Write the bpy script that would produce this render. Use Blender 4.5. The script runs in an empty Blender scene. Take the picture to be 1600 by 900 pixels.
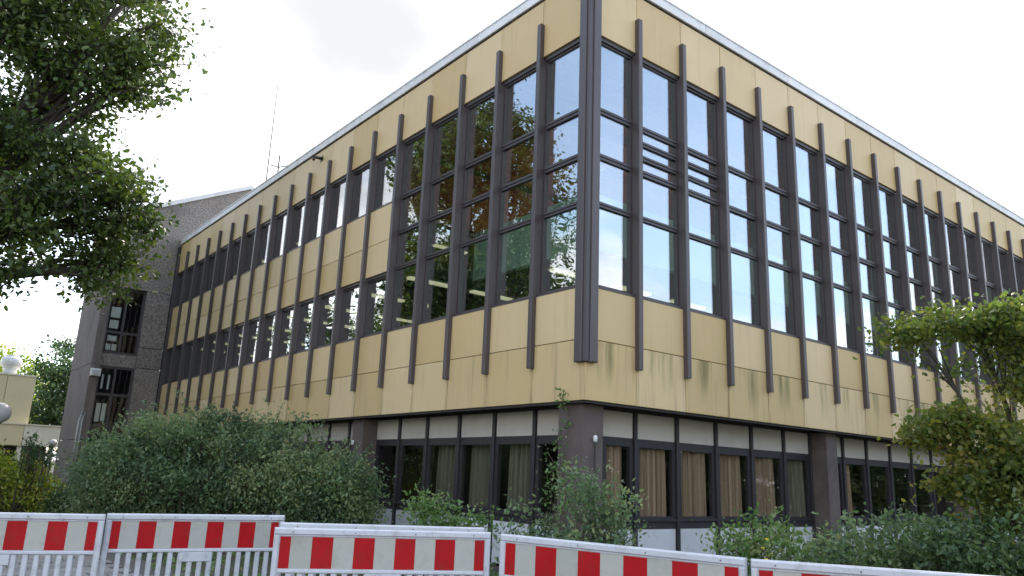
import bpy, math, random
import numpy as np
from mathutils import Matrix, Vector

scene = bpy.context.scene
C = scene.collection
R = math.radians

# ------------------------------------------------------------------ camera
def camera_axes(yaw, pitch, roll):
    d = Vector((math.sin(yaw)*math.cos(pitch), math.cos(yaw)*math.cos(pitch), math.sin(pitch)))
    r0 = Vector((math.cos(yaw), -math.sin(yaw), 0)); u0 = r0.cross(d)
    r = r0*math.cos(roll) + u0*math.sin(roll)
    u = -r0*math.sin(roll) + u0*math.cos(roll)
    return r, u, d
cr, cu, cd = camera_axes(R(38.363), R(13.750), R(2.2366))
cam_data = bpy.data.cameras.new('camera'); cam = bpy.data.objects.new('camera', cam_data); C.objects.link(cam)
cam.matrix_world = Matrix(((cr.x, cu.x, -cd.x, -8.2733), (cr.y, cu.y, -cd.y, -8.5542), (cr.z, cu.z, -cd.z, 1.55), (0, 0, 0, 1)))
cam_data.sensor_width = 36; cam_data.lens = 36*1206.68/1600; cam_data.clip_end = 4000; cam_data.clip_start = 0.05
scene.camera = cam

# ------------------------------------------------------------------ sky and sun
SUN_AZ, SUN_EL = 52.0, 44.0
sun_dir = Vector((math.sin(R(SUN_AZ))*math.cos(R(SUN_EL)), math.cos(R(SUN_AZ))*math.cos(R(SUN_EL)), math.sin(R(SUN_EL))))
world = bpy.data.worlds.new('World'); scene.world = world; world.use_nodes = True
wt = world.node_tree; wt.nodes.clear(); WN = wt.nodes.new; WL = wt.links.new
def wmath(op, a, b=None, c=None, clamp=False):
    n = WN('ShaderNodeMath'); n.operation = op; n.use_clamp = clamp
    for i, v in enumerate((a, b, c)):
        if v is None: continue
        if isinstance(v, (int, float)): n.inputs[i].default_value = v
        else: WL(v, n.inputs[i])
    return n.outputs[0]
def wramp(v, lo, hi):
    n = WN('ShaderNodeMapRange'); n.interpolation_type = 'SMOOTHSTEP'
    WL(v, n.inputs[0]); n.inputs[1].default_value = lo; n.inputs[2].default_value = hi
    return n.outputs[0]
wtc = WN('ShaderNodeTexCoord'); sky = WN('ShaderNodeTexSky'); sky.sky_type = 'NISHITA'; sky.sun_disc = False
sky.sun_elevation = R(SUN_EL); sky.sun_rotation = R(SUN_AZ); sky.air_density = 1.2; sky.dust_density = 0.4; sky.ozone_density = 2.0
sep = WN('ShaderNodeSeparateXYZ'); WL(wtc.outputs['Generated'], sep.inputs[0])
den = wmath('ADD', wmath('MAXIMUM', sep.outputs[2], 0.0), 0.22)
cmb = WN('ShaderNodeCombineXYZ'); WL(wmath('DIVIDE', sep.outputs[0], den), cmb.inputs[0]); WL(wmath('DIVIDE', sep.outputs[1], den), cmb.inputs[1])
cn = WN('ShaderNodeTexNoise'); cn.inputs['Scale'].default_value = 1.15; cn.inputs['Detail'].default_value = 9; cn.inputs['Roughness'].default_value = 0.55; cn.inputs['Distortion'].default_value = 0.25
cmap = WN('ShaderNodeMapping'); cmap.inputs['Location'].default_value = (3.7, 1.3, 0.4); WL(cmb.outputs[0], cmap.inputs[0]); WL(cmap.outputs[0], cn.inputs['Vector'])
low = wmath('MULTIPLY', wmath('SUBTRACT', 1.0, wramp(sep.outputs[2], 0.18, 0.35)), 0.13)       # cumulus gathers towards the horizon
cover = wramp(wmath('ADD', cn.outputs[0], low), 0.49, 0.61)
dp = WN('ShaderNodeVectorMath'); dp.operation = 'DOT_PRODUCT'; WL(wtc.outputs['Generated'], dp.inputs[0]); dp.inputs[1].default_value = sun_dir
veil = wramp(dp.outputs['Value'], 0.55, 0.80)                                                   # bright veil of thin cloud round the sun
cn2 = WN('ShaderNodeTexNoise'); cn2.inputs['Scale'].default_value = 1.1; cn2.inputs['Detail'].default_value = 6; WL(cmb.outputs[0], cn2.inputs['Vector'])
cloudv = wmath('ADD', wmath('MULTIPLY', wramp(cn2.outputs[0], 0.38, 0.60), 3.6), 2.75)
veilv = wmath('ADD', cloudv, wmath('MULTIPLY', veil, 0.3))
# the soft grey cloud that hangs left of the building's roof
dg = WN('ShaderNodeVectorMath'); dg.operation = 'DOT_PRODUCT'; WL(wtc.outputs['Generated'], dg.inputs[0]); dg.inputs[1].default_value = (0.349, 0.795, 0.496)
gc_ = wramp(wmath('ADD', dg.outputs['Value'], wmath('MULTIPLY', wmath('SUBTRACT', cn2.outputs[0], 0.5), 0.14)), 0.974, 1.006)
veilv = wmath('ADD', wmath('MULTIPLY', veilv, wmath('SUBTRACT', 1.0, gc_)), wmath('MULTIPLY', gc_, 2.0))
cc = WN('ShaderNodeVectorMath'); cc.operation = 'SCALE'; cc.inputs[0].default_value = (0.93, 0.985, 1.08); WL(veilv, cc.inputs['Scale'])
mask = wmath('MAXIMUM', wmath('ADD', wmath('MULTIPLY', cover, 0.84), 0.13), veil)
mx = WN('ShaderNodeMix'); mx.data_type = 'RGBA'; WL(mask, mx.inputs[0]); WL(sky.outputs[0], mx.inputs[6]); WL(cc.outputs[0], mx.inputs[7])
bg = WN('ShaderNodeBackground'); bg.inputs['Strength'].default_value = 0.14; WL(mx.outputs[2], bg.inputs['Color'])
wo = WN('ShaderNodeOutputWorld'); WL(bg.outputs[0], wo.inputs['Surface'])

sun_data = bpy.data.lights.new('sun', 'SUN'); sun_data.energy = 1.5; sun_data.angle = R(10); sun_data.color = (1.0, 0.95, 0.87)
sun = bpy.data.objects.new('sun', sun_data); C.objects.link(sun)
sun.rotation_euler = sun_dir.to_track_quat('Z', 'Y').to_euler()

vs = scene.view_settings; vs.view_transform = 'Standard'; vs.look = 'None'; vs.gamma = 1; vs.use_curve_mapping = False
vs.exposure = 1.76
vs.use_white_balance = True; vs.white_balance_temperature = 6950; vs.white_balance_tint = 12      # the camera's own shade balance
scene.render.engine = 'CYCLES'
scene.cycles.max_bounces = 10; scene.cycles.transparent_max_bounces = 24
scene.cycles.sample_clamp_indirect = 6

# ------------------------------------------------------------------ materials
def newmat(name):
    m = bpy.data.materials.new(name); m.use_nodes = True
    nt = m.node_tree; b = nt.nodes['Principled BSDF']
    return m, nt, b, nt.nodes.new, nt.links.new
def setv(n, **k):
    for a, v in k.items(): n.inputs[a].default_value = v
def tone(c, f): return (min(c[0]*f, 1), min(c[1]*f, 1), min(c[2]*f, 1), 1)
def surf(name, col, rough=0.6, var=0.18, scale=3.0, bump=0.0, bscale=60, metal=0.0, stretch=(1, 1, 1), spec=0.5, rnd=0.0, dirt=None, dirt_amt=0.0, dirt_scale=1.5):
    m, nt, b, N, L = newmat(name)
    tc = N('ShaderNodeTexCoord'); mp = N('ShaderNodeMapping'); mp.inputs['Scale'].default_value = stretch
    L(tc.outputs['Object'], mp.inputs[0])
    oi = N('ShaderNodeObjectInfo')
    av = N('ShaderNodeVectorMath'); av.operation = 'ADD'; L(mp.outputs[0], av.inputs[0])
    sc = N('ShaderNodeMath'); sc.operation = 'MULTIPLY'; sc.inputs[1].default_value = 37.0; L(oi.outputs['Random'], sc.inputs[0])
    L(sc.outputs[0], av.inputs[1])
    n1 = N('ShaderNodeTexNoise'); setv(n1, Scale=scale, Detail=7.0, Roughness=0.6); L(av.outputs[0], n1.inputs['Vector'])
    cr_ = N('ShaderNodeValToRGB'); cr_.color_ramp.elements[0].position = 0.3; cr_.color_ramp.elements[1].position = 0.7
    cr_.color_ramp.elements[0].color = tone(col, 1-var); cr_.color_ramp.elements[1].color = tone(col, 1+var)
    L(n1.outputs[0], cr_.inputs[0]); out = cr_.outputs[0]
    if rnd:
        h = N('ShaderNodeHueSaturation'); L(out, h.inputs['Color'])
        mr = N('ShaderNodeMapRange'); mr.inputs[3].default_value = 1-rnd; mr.inputs[4].default_value = 1+rnd
        L(oi.outputs['Random'], mr.inputs[0]); L(mr.outputs[0], h.inputs['Value']); out = h.outputs[0]
    if dirt:
        n2 = N('ShaderNodeTexNoise'); setv(n2, Scale=dirt_scale, Detail=8.0, Roughness=0.7); L(av.outputs[0], n2.inputs['Vector'])
        mr = N('ShaderNodeMapRange'); mr.inputs[1].default_value = 0.5; mr.inputs[2].default_value = 0.72; mr.inputs[4].default_value = dirt_amt
        L(n2.outputs[0], mr.inputs[0])
        mi = N('ShaderNodeMix'); mi.data_type = 'RGBA'; L(mr.outputs[0], mi.inputs[0]); L(out, mi.inputs[6]); mi.inputs[7].default_value = (*dirt, 1); out = mi.outputs[2]
    L(out, b.inputs['Base Color'])
    setv(b, Roughness=rough, Metallic=metal); b.inputs['Specular IOR Level'].default_value = spec
    rr = N('ShaderNodeMapRange'); rr.inputs[3].default_value = max(rough-0.1, 0.05); rr.inputs[4].default_value = min(rough+0.12, 1); L(n1.outputs[0], rr.inputs[0]); L(rr.outputs[0], b.inputs['Roughness'])
    if bump:
        n3 = N('ShaderNodeTexNoise'); setv(n3, Scale=bscale, Detail=4.0); L(tc.outputs['Object'], n3.inputs['Vector'])
        bp = N('ShaderNodeBump'); bp.inputs['Strength'].default_value = bump; bp.inputs['Distance'].default_value = 0.02
        L(n3.outputs[0], bp.inputs['Height']); L(bp.outputs[0], b.inputs['Normal'])
    return m
def panel_mat(name, col, streak, algae):
    """enamelled facade panel; rain streaks run down from the joint and beside the fins"""
    m, nt, b, N, L = newmat(name)
    tc = N('ShaderNodeTexCoord'); oi = N('ShaderNodeObjectInfo'); sp = N('ShaderNodeSeparateXYZ'); L(tc.outputs['Object'], sp.inputs[0])
    sc = N('ShaderNodeMath'); sc.operation = 'MULTIPLY'; sc.inputs[1].default_value = 53.0; L(oi.outputs['Random'], sc.inputs[0])
    def noise(scale, detail, stretch):
        mp = N('ShaderNodeMapping'); mp.inputs['Scale'].default_value = stretch; L(tc.outputs['Object'], mp.inputs[0])
        ad = N('ShaderNodeVectorMath'); ad.operation = 'ADD'; L(mp.outputs[0], ad.inputs[0]); L(sc.outputs[0], ad.inputs[1])
        n = N('ShaderNodeTexNoise'); setv(n, Scale=scale, Detail=detail, Roughness=0.6); L(ad.outputs[0], n.inputs['Vector']); return n.outputs[0]
    def mr(v, a, b_, c=0.0, d=1.0):
        n = N('ShaderNodeMapRange'); n.interpolation_type = 'SMOOTHSTEP'; L(v, n.inputs[0])
        for i, q in enumerate((a, b_, c, d)): n.inputs[i+1].default_value = q
        return n.outputs[0]
    def mul(a, b_):
        n = N('ShaderNodeMath'); n.operation = 'MULTIPLY'; L(a, n.inputs[0])
        if isinstance(b_, float): n.inputs[1].default_value = b_
        else: L(b_, n.inputs[1])
        return n.outputs[0]
    base = N('ShaderNodeMix'); base.data_type = 'RGBA'; L(noise(1.2, 6.0, (1, 1, 0.7)), base.inputs[0])
    base.inputs[6].default_value = tone(col, 0.93); base.inputs[7].default_value = tone(col, 1.07)
    hs = N('ShaderNodeHueSaturation'); L(base.outputs[2], hs.inputs['Color']); L(mr(oi.outputs['Random'], 0, 1, 0.90, 1.07), hs.inputs['Value']); L(mr(oi.outputs['Random'], 0, 1, 1.05, 0.92), hs.inputs['Saturation'])
    out = hs.outputs[0]
    streaks = mr(noise(4.5, 5.0, (1.6, 1.6, 0.10)), 0.52, 0.75)
    ab = N('ShaderNodeMath'); ab.operation = 'ABSOLUTE'; L(sp.outputs[0], ab.inputs[0])
    edge = mr(ab.outputs[0], 0.52, 0.62)                       # rust runs under the fin ends, which sit on the vertical joints
    fine = mr(noise(14.0, 3.0, (1.8, 1.8, 0.06)), 0.45, 0.7)
    m1 = N('ShaderNodeMix'); m1.data_type = 'RGBA'; L(mul(streaks, streak), m1.inputs[0]); L(out, m1.inputs[6]); m1.inputs[7].default_value = (0.13, 0.10, 0.05, 1)
    m2 = N('ShaderNodeMix'); m2.data_type = 'RGBA'; L(mul(mul(edge, fine), streak*2.6), m2.inputs[0]); L(m1.outputs[2], m2.inputs[6]); m2.inputs[7].default_value = (0.12, 0.07, 0.035, 1)
    out = m2.outputs[2]
    if algae:
        mid = mr(ab.outputs[0], 0.42, 0.2)
        a = mul(mul(mr(noise(1.9, 4.0, (1.7, 1.7, 0.16)), 0.44, 0.66), mid), mr(sp.outputs[2], -0.35, 0.30))
        m3 = N('ShaderNodeMix'); m3.data_type = 'RGBA'; L(mul(a, algae), m3.inputs[0]); L(out, m3.inputs[6]); m3.inputs[7].default_value = (0.12, 0.12, 0.02, 1); out = m3.outputs[2]
    L(out, b.inputs['Base Color']); setv(b, Roughness=0.5); b.inputs['Specular IOR Level'].default_value = 0.35
    nb = noise(1.7, 2.0, (1, 1, 1)); bp = N('ShaderNodeBump'); bp.inputs['Strength'].default_value = 0.25; bp.inputs['Distance'].default_value = 0.02; L(nb, bp.inputs['Height']); L(bp.outputs[0], b.inputs['Normal'])
    return m
def glass_mat(name, tint, refl):
    m, nt, b, N, L = newmat(name); nt.nodes.remove(b)
    out = nt.nodes['Material Output']
    tr = N('ShaderNodeBsdfTransparent'); tr.inputs[0].default_value = (*tint, 1)
    gl = N('ShaderNodeBsdfGlossy'); gl.inputs['Roughness'].default_value = 0.0; gl.inputs['Color'].default_value = (0.98, 0.955, 1, 1)
    ge = N('ShaderNodeNewGeometry'); dt = N('ShaderNodeVectorMath'); dt.operation = 'DOT_PRODUCT'; L(ge.outputs['Normal'], dt.inputs[0]); L(ge.outputs['Incoming'], dt.inputs[1])
    def ma(op, a, b_=None):
        q = N('ShaderNodeMath'); q.operation = op
        for i, v in enumerate((a, b_)):
            if v is None: continue
            if isinstance(v, (int, float)): q.inputs[i].default_value = v
            else: L(v, q.inputs[i])
        return q.outputs[0]
    fres = ma('ADD', ma('MULTIPLY', ma('POWER', ma('SUBTRACT', 1.0, ma('ABSOLUTE', dt.outputs['Value'])), 5.0), 1-refl), refl)   # Schlick, same from both sides of the thin pane
    tc = N('ShaderNodeTexCoord'); oi = N('ShaderNodeObjectInfo'); ad = N('ShaderNodeVectorMath'); ad.operation = 'ADD'
    sc = N('ShaderNodeMath'); sc.operation = 'MULTIPLY'; sc.inputs[1].default_value = 31.0; L(oi.outputs['Random'], sc.inputs[0])
    L(tc.outputs['Object'], ad.inputs[0]); L(sc.outputs[0], ad.inputs[1])
    n = N('ShaderNodeTexNoise'); setv(n, Scale=1.6, Detail=1.0); L(ad.outputs[0], n.inputs['Vector'])
    bp = N('ShaderNodeBump'); bp.inputs['Strength'].default_value = 0.24; bp.inputs['Distance'].default_value = 0.012; L(n.outputs[0], bp.inputs['Height']); L(bp.outputs[0], gl.inputs['Normal'])
    mi = N('ShaderNodeMixShader'); L(fres, mi.inputs[0]); L(tr.outputs[0], mi.inputs[1]); L(gl.outputs[0], mi.inputs[2]); L(mi.outputs[0], out.inputs['Surface'])
    return m
def leaf_mat(name, cols, trans=0.35, rough=0.42):
    m, nt, b, N, L = newmat(name); out = nt.nodes['Material Output']
    at = N('ShaderNodeAttribute'); at.attribute_name = 'leaf_tone'
    cr_ = N('ShaderNodeValToRGB'); el = cr_.color_ramp.elements
    while len(el) < len(cols): el.new(0.5)
    for i, c in enumerate(cols): el[i].position = i/(len(cols)-1); el[i].color = (*c, 1)
    L(at.outputs['Fac'], cr_.inputs[0]); L(cr_.outputs[0], b.inputs['Base Color']); setv(b, Roughness=rough); b.inputs['Specular IOR Level'].default_value = 0.55
    tl = N('ShaderNodeBsdfTranslucent'); h = N('ShaderNodeHueSaturation'); setv(h, Saturation=1.15, Value=1.3); L(cr_.outputs[0], h.inputs['Color']); L(h.outputs[0], tl.inputs[0])
    mi = N('ShaderNodeMixShader'); mi.inputs[0].default_value = trans; L(b.outputs[0], mi.inputs[1]); L(tl.outputs[0], mi.inputs[2]); L(mi.outputs[0], out.inputs['Surface'])
    return m
def emit_mat(name, col, s):
    m, nt, b, N, L = newmat(name); b.inputs['Emission Color'].default_value = (*col, 1); b.inputs['Emission Strength'].default_value = s; b.inputs['Base Color'].default_value = (*col, 1)
    return m

M = {}
OCHRE = (0.66, 0.482, 0.235)
M['panel'] = panel_mat('ochre_panel', OCHRE, 0.10, 0)
M['panel_low'] = panel_mat('ochre_panel_stained', (0.66, 0.485, 0.238), 0.30, 0.0)
M['panel_algae'] = panel_mat('ochre_panel_algae', (0.66, 0.485, 0.238), 0.38, 0.74)
M['brown'] = surf('brown_metal', (0.080, 0.066, 0.066), 0.42, 0.12, 4, stretch=(1, 1, 0.2), rnd=0.06)
M['frame'] = surf('brown_frame', (0.064, 0.053, 0.054), 0.45, 0.12, 4)
M['dark_frame'] = surf('dark_frame', (0.030, 0.027, 0.030), 0.5, 0.15, 4)
M['backing'] = surf('backing_wall', (0.03, 0.027, 0.024), 0.9, 0.2, 2)
M['coping'] = surf('zinc_coping', (0.74, 0.73, 0.71), 0.5, 0.08, 2.5, metal=0.1, rnd=0.06, dirt=(0.25, 0.24, 0.23), dirt_amt=0.35)
M['roof'] = surf('roof_gravel', (0.28, 0.27, 0.25), 0.9, 0.25, 8, bump=0.5, bscale=40)
M['soffit'] = surf('soffit_board', (0.10, 0.078, 0.066), 0.7, 0.2, 2)
M['pillar'] = surf('pillar_render', (0.125, 0.100, 0.088), 0.85, 0.16, 2.5, bump=0.15, bscale=120, dirt=(0.05, 0.045, 0.04), dirt_amt=0.5)
M['white_panel'] = surf('cream_panel', (0.56, 0.52, 0.445), 0.6, 0.10, 1.5, dirt=(0.25, 0.22, 0.18), dirt_amt=0.4, rnd=0.05)
M['plinth_panel'] = surf('white_plinth_panel', (0.66, 0.67, 0.68), 0.6, 0.08, 1.2, dirt=(0.30, 0.30, 0.27), dirt_amt=0.45, rnd=0.05)
M['glass'] = glass_mat('window_glass', (0.82, 0.95, 0.88), 0.31)
M['glass_dark'] = glass_mat('window_glass_ground', (0.90, 0.92, 0.90), 0.04)
M['curtain'] = surf('brown_curtain', (0.44, 0.30, 0.215), 0.9, 0.42, 7, stretch=(3, 3, 0.04), bump=0.1, bscale=300)  # upright colour stripes stand in for the shade between the pleats
M['curtain_dark'] = surf('grey_curtain', (0.20, 0.19, 0.14), 0.9, 0.2, 6, stretch=(3, 3, 0.3))
M['int_white'] = surf('interior_white', (0.72, 0.74, 0.70), 0.8, 0.05, 1)
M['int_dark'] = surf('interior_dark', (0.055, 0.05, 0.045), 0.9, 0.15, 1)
M['int_wood'] = surf('interior_wood', (0.46, 0.125, 0.05), 0.6, 0.2, 3, stretch=(0.3, 4, 1))
M['int_floor'] = surf('interior_floor', (0.42, 0.39, 0.34), 0.6, 0.1, 1)
M['lamp'] = emit_mat('strip_light', (1.0, 0.82, 0.62), 0.28)
M['tower'] = surf('washed_aggregate', (0.27, 0.235, 0.205), 0.95, 0.6, 16, bump=1.0, bscale=24, dirt=(0.07, 0.062, 0.055), dirt_amt=0.5, dirt_scale=0.6)
M['tower_smooth'] = surf('board_concrete', (0.205, 0.172, 0.150), 0.9, 0.14, 1.5, bump=0.15, bscale=30, dirt=(0.075, 0.065, 0.058), dirt_amt=0.5, dirt_scale=0.8)
M['white_plastic'] = surf('white_plastic', (0.60, 0.61, 0.64), 0.5, 0.09, 2.5, dirt=(0.22, 0.21, 0.18), dirt_amt=0.65, dirt_scale=5, bump=0.04, bscale=25)
M['red_film'] = surf('red_reflective_film', (0.44, 0.006, 0.009), 0.5, 0.12, 5, rnd=0.08, spec=0.2, dirt=(0.26, 0.03, 0.025), dirt_amt=0.6, dirt_scale=7)
M['white_film'] = surf('white_reflective_film', (0.45, 0.45, 0.395), 0.4, 0.08, 5, rnd=0.06, dirt=(0.30, 0.29, 0.22), dirt_amt=0.7, dirt_scale=5)
M['rubber'] = surf('rubber', (0.03, 0.03, 0.03), 0.8, 0.2, 5)
M['dark_metal'] = surf('dark_metal', (0.06, 0.055, 0.05), 0.5, 0.15, 6, metal=0.4)
M['steel'] = surf('galvanised_steel', (0.45, 0.46, 0.47), 0.45, 0.12, 5, metal=0.6)
M['white_paint'] = surf('white_paint', (0.74, 0.74, 0.72), 0.5, 0.05, 2)
M['paper'] = surf('paper', (0.75, 0.75, 0.72), 0.9, 0.04, 3)
M['annex_panel'] = surf('annex_cream_panel', (0.60, 0.53, 0.33), 0.55, 0.06, 1, rnd=0.04)
M['annex_white'] = surf('annex_white_panel', (0.68, 0.66, 0.55), 0.55, 0.05, 1, rnd=0.04)
M['opal'] = surf('opal_globe', (0.52, 0.52, 0.53), 0.3, 0.05, 2, dirt=(0.3, 0.3, 0.28), dirt_amt=0.5)
M['soil'] = surf('soil_and_grass', (0.060, 0.060, 0.030), 0.95, 0.5, 0.9, bump=0.6, bscale=14, dirt=(0.075, 0.058, 0.040), dirt_amt=0.8, dirt_scale=0.5)
M['asphalt'] = surf('asphalt', (0.085, 0.083, 0.08), 0.9, 0.2, 3, bump=0.3, bscale=90)
M['paver'] = surf('concrete_paver', (0.25, 0.235, 0.215), 0.9, 0.18, 6, bump=0.25, bscale=60, rnd=0.2)
M['mortar'] = surf('paving_sand', (0.11, 0.10, 0.085), 0.95, 0.2, 8)
M['bark'] = surf('oak_bark', (0.060, 0.050, 0.040), 0.95, 0.35, 6, stretch=(1, 1, 0.25), bump=0.8, bscale=22)
M['twig'] = surf('shrub_twig', (0.085, 0.065, 0.045), 0.9, 0.3, 8)
M['oak_leaf'] = leaf_mat('oak_leaf', [(0.038, 0.068, 0.020), (0.066, 0.110, 0.028), (0.105, 0.158, 0.036), (0.15, 0.185, 0.045)], 0.35)
M['shrub_leaf'] = leaf_mat('shrub_leaf', [(0.075, 0.125, 0.07), (0.125, 0.205, 0.095), (0.20, 0.29, 0.125), (0.31, 0.35, 0.16)], 0.42)
M['shrub_leaf2'] = leaf_mat('shrub_leaf_fresh', [(0.074, 0.158, 0.041), (0.131, 0.233, 0.065), (0.205, 0.307, 0.112), (0.298, 0.335, 0.149)], 0.47)
M['maple_leaf'] = leaf_mat('maple_leaf', [(0.085, 0.135, 0.042), (0.14, 0.195, 0.05), (0.22, 0.245, 0.06), (0.34, 0.28, 0.07)], 0.58)
M['yellow_leaf'] = leaf_mat('yellow_leaf', [(0.17, 0.26, 0.04), (0.27, 0.36, 0.05), (0.38, 0.44, 0.08), (0.50, 0.46, 0.08)], 0.4)
M['dark_leaf'] = leaf_mat('dark_leaf', [(0.037, 0.074, 0.03), (0.065, 0.121, 0.044), (0.102, 0.167, 0.06), (0.158, 0.214, 0.074)], 0.37)

# ------------------------------------------------------------------ helpers
def link(name, mesh, parent=None, loc=(0, 0, 0), rz=0.0):
    o = bpy.data.objects.new(name, mesh); C.objects.link(o)
    o.parent = parent; o.location = loc; o.rotation_euler = (0, 0, rz)
    return o
def tag(o, label, cat, group=None):
    o['label'] = label; o['category'] = cat
    if group: o['group'] = group
    return o
def thing(name, label, cat, loc=(0, 0, 0), rz=0.0, group=None):
    return tag(link(name, None, None, loc, rz), label, cat, group)
class MB:
    """collects solids; mesh() gives ONE mesh"""
    def __init__(s): s.v = []; s.f = []
    def add(s, vs_, fs): n = len(s.v); s.v += [tuple(v) for v in vs_]; s.f += [tuple(i+n for i in f) for f in fs]; return s
    def box(s, a, b):
        x0, y0, z0 = a; x1, y1, z1 = b
        return s.add([(x0,y0,z0),(x1,y0,z0),(x1,y1,z0),(x0,y1,z0),(x0,y0,z1),(x1,y0,z1),(x1,y1,z1),(x0,y1,z1)],
                     [(0,3,2,1),(4,5,6,7),(0,1,5,4),(1,2,6,5),(2,3,7,6),(3,0,4,7)])
    def cbox(s, a, b, c=0.01):
        """box with the four vertical and the front (-y) edges chamfered"""
        x0, y0, z0 = a; x1, y1, z1 = b
        return s.add([(x0,y1,z0),(x1,y1,z0),(x1,y1,z1),(x0,y1,z1),
                      (x0,y0+c,z0),(x1,y0+c,z0),(x1,y0+c,z1),(x0,y0+c,z1),
                      (x0+c,y0,z0+c),(x1-c,y0,z0+c),(x1-c,y0,z1-c),(x0+c,y0,z1-c)],
                     [(0,3,2,1),(0,1,5,4),(1,2,6,5),(2,3,7,6),(3,0,4,7),(4,5,9,8),(5,6,10,9),(6,7,11,10),(7,4,8,11),(8,9,10,11)])
    def lathe(s, prof, seg=16, c=(0, 0)):
        n = len(prof); vs_ = []
        for i in range(seg):
            a = 2*math.pi*i/seg
            vs_ += [(c[0]+r*math.cos(a), c[1]+r*math.sin(a), z) for r, z in prof]
        fs = [(i*n+j, ((i+1) % seg)*n+j, ((i+1) % seg)*n+j+1, i*n+j+1) for i in range(seg) for j in range(n-1)]
        fs += [tuple(i*n for i in reversed(range(seg))), tuple(i*n+n-1 for i in range(seg))]
        return s.add(vs_, fs)
    def tube(s, pts, rad, seg=6):
        pts = [Vector(p) for p in pts]; k = len(pts); vs_ = []
        for i, p in enumerate(pts):
            t = (pts[min(i+1, k-1)]-pts[max(i-1, 0)]); t = t.normalized() if t.length > 1e-9 else Vector((0, 0, 1))
            a = t.cross(Vector((0.31, 0.17, 0.93)) if abs(t.z) < 0.9 else Vector((1, 0.1, 0))).normalized(); b_ = t.cross(a)
            r = rad[i] if hasattr(rad, '__len__') else rad
            vs_ += [p+(a*math.cos(2*math.pi*j/seg)+b_*math.sin(2*math.pi*j/seg))*r for j in range(seg)]
        fs = [(i*seg+j, i*seg+(j+1) % seg, (i+1)*seg+(j+1) % seg, (i+1)*seg+j) for i in range(k-1) for j in range(seg)]
        fs += [tuple(reversed(range(seg))), tuple((k-1)*seg+j for j in range(seg))]
        return s.add(vs_, fs)
    def prism(s, poly, y0, y1):
        """polygon in x,z (counter-clockwise seen from -y) extruded along y"""
        n = len(poly)
        vs_ = [(x, y0, z) for x, z in poly]+[(x, y1, z) for x, z in poly]
        return s.add(vs_, [tuple(range(n)), tuple(reversed(range(n, 2*n)))]+[(i, i+n, (i+1) % n+n, (i+1) % n) for i in range(n)])
    def mesh(s, name, mat, smooth=False):
        me = bpy.data.meshes.new(name); me.from_pydata(s.v, [], s.f); me.update()
        if mat: me.materials.append(mat)
        if smooth:
            for p_ in me.polygons: p_.use_smooth = len(p_.vertices) == 4
        return me
def part(name, mb, mat, parent, loc=(0, 0, 0), rz=0.0, smooth=False): return link(name, mb.mesh(name, mat, smooth), parent, loc, rz)
_cache = {}
def shared(key, build, mat, smooth=False):
    if key not in _cache:
        mb = MB(); build(mb); _cache[key] = mb.mesh(key[0], mat, smooth)
    return _cache[key]
def structure(name, mb, mat): o = part(name, mb, mat, None); o['kind'] = 'structure'; return o

# ------------------------------------------------------------------ ground
structure('ground', MB().add([(-900,-900,0),(900,-900,0),(900,900,0),(-900,900,0)], [(0,1,2,3)]), M['soil'])
structure('road', MB().add([(-60,-60,0.004),(60,-60,0.004),(60,-9.0,0.004),(-3.2,-3.6,0.004),(-6.4,0.5,0.004),(-60,1.6,0.004)], [(0,1,2,3,4,5)]), M['asphalt'])
pav = structure('pavement', MB().add([(-9.6,1.4,0.006),(-4.3,1.1,0.006),(-4.6,6.0,0.006),(-5.2,24,0.006),(-9.8,24,0.006)], [(0,1,2,3,4)]), M['mortar'])
rnd = random.Random(5)
pm = [shared(('paver', i), lambda b, i=i: b.cbox((-0.195, -0.14, 0), (0.195, 0.14, 0.03+0.004*i), 0.01), M['paver']) for i in range(3)]
for j in range(25):
    for i in range(11):
        x = -9.0+i*0.41+(0.205 if j % 2 else 0); y = 1.7+j*0.30
        if x < -5.0-0.02*j: link('paver', pm[rnd.randrange(3)], pav, (x, y, 0.008), rnd.uniform(-0.01, 0.01))

# ------------------------------------------------------------------ main building
bld = thing('office_building', 'two storey ochre panelled office block on pillars with dark brown vertical fins and large windows', 'building')
SR, OR_, SL, OL = 1.25, 0.033, 1.2688, 0.117
NR, NL = 20, 19
Z_BOT, Z_FIN0, Z_JOINT, Z_SILL, Z_HEAD, Z_TOP, Z_FIN1 = 2.75, 3.34, 3.72, 4.58, 9.17, 10.38, 9.84
Z_SP0, Z_SPJ, Z_SP1 = 6.02, 6.80, 7.70
FULL_L = 5                                    # bays of full height glazing beside the corner on the long wall
def fu(side, k): return (0.1 if k == 0 else OR_+SR*k) if side == 'r' else (0.1 if k == 0 else OL+SL*k)
def put(name, mesh, side, u, n, z, parent=None):
    """u along the wall from the corner, n outwards from the panel face"""
    parent = parent or bld
    if side == 'r': return link(name, mesh, parent, (u, 0.1-n, z), 0)
    return link(name, mesh, parent, (0.1-n, u, z), R(-90))
def panel_piece(side, k, z0, z1, mat):
    u0, u1 = fu(side, k), fu(side, k+1)
    w = u1-u0-0.012; h = z1-z0-0.012
    me = shared(('panel', round(w, 3), round(h, 3), mat.name), lambda b: b.cbox((-w/2, -0.0, -h/2), (w/2, 0.035, h/2), 0.004), mat)
    o = put('panel', me, side, (u0+u1)/2, rnd.uniform(-0.002, 0.002), (z0+z1)/2)
    return o
LENR, LENL = fu('r', NR), fu('l', NL)
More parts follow.
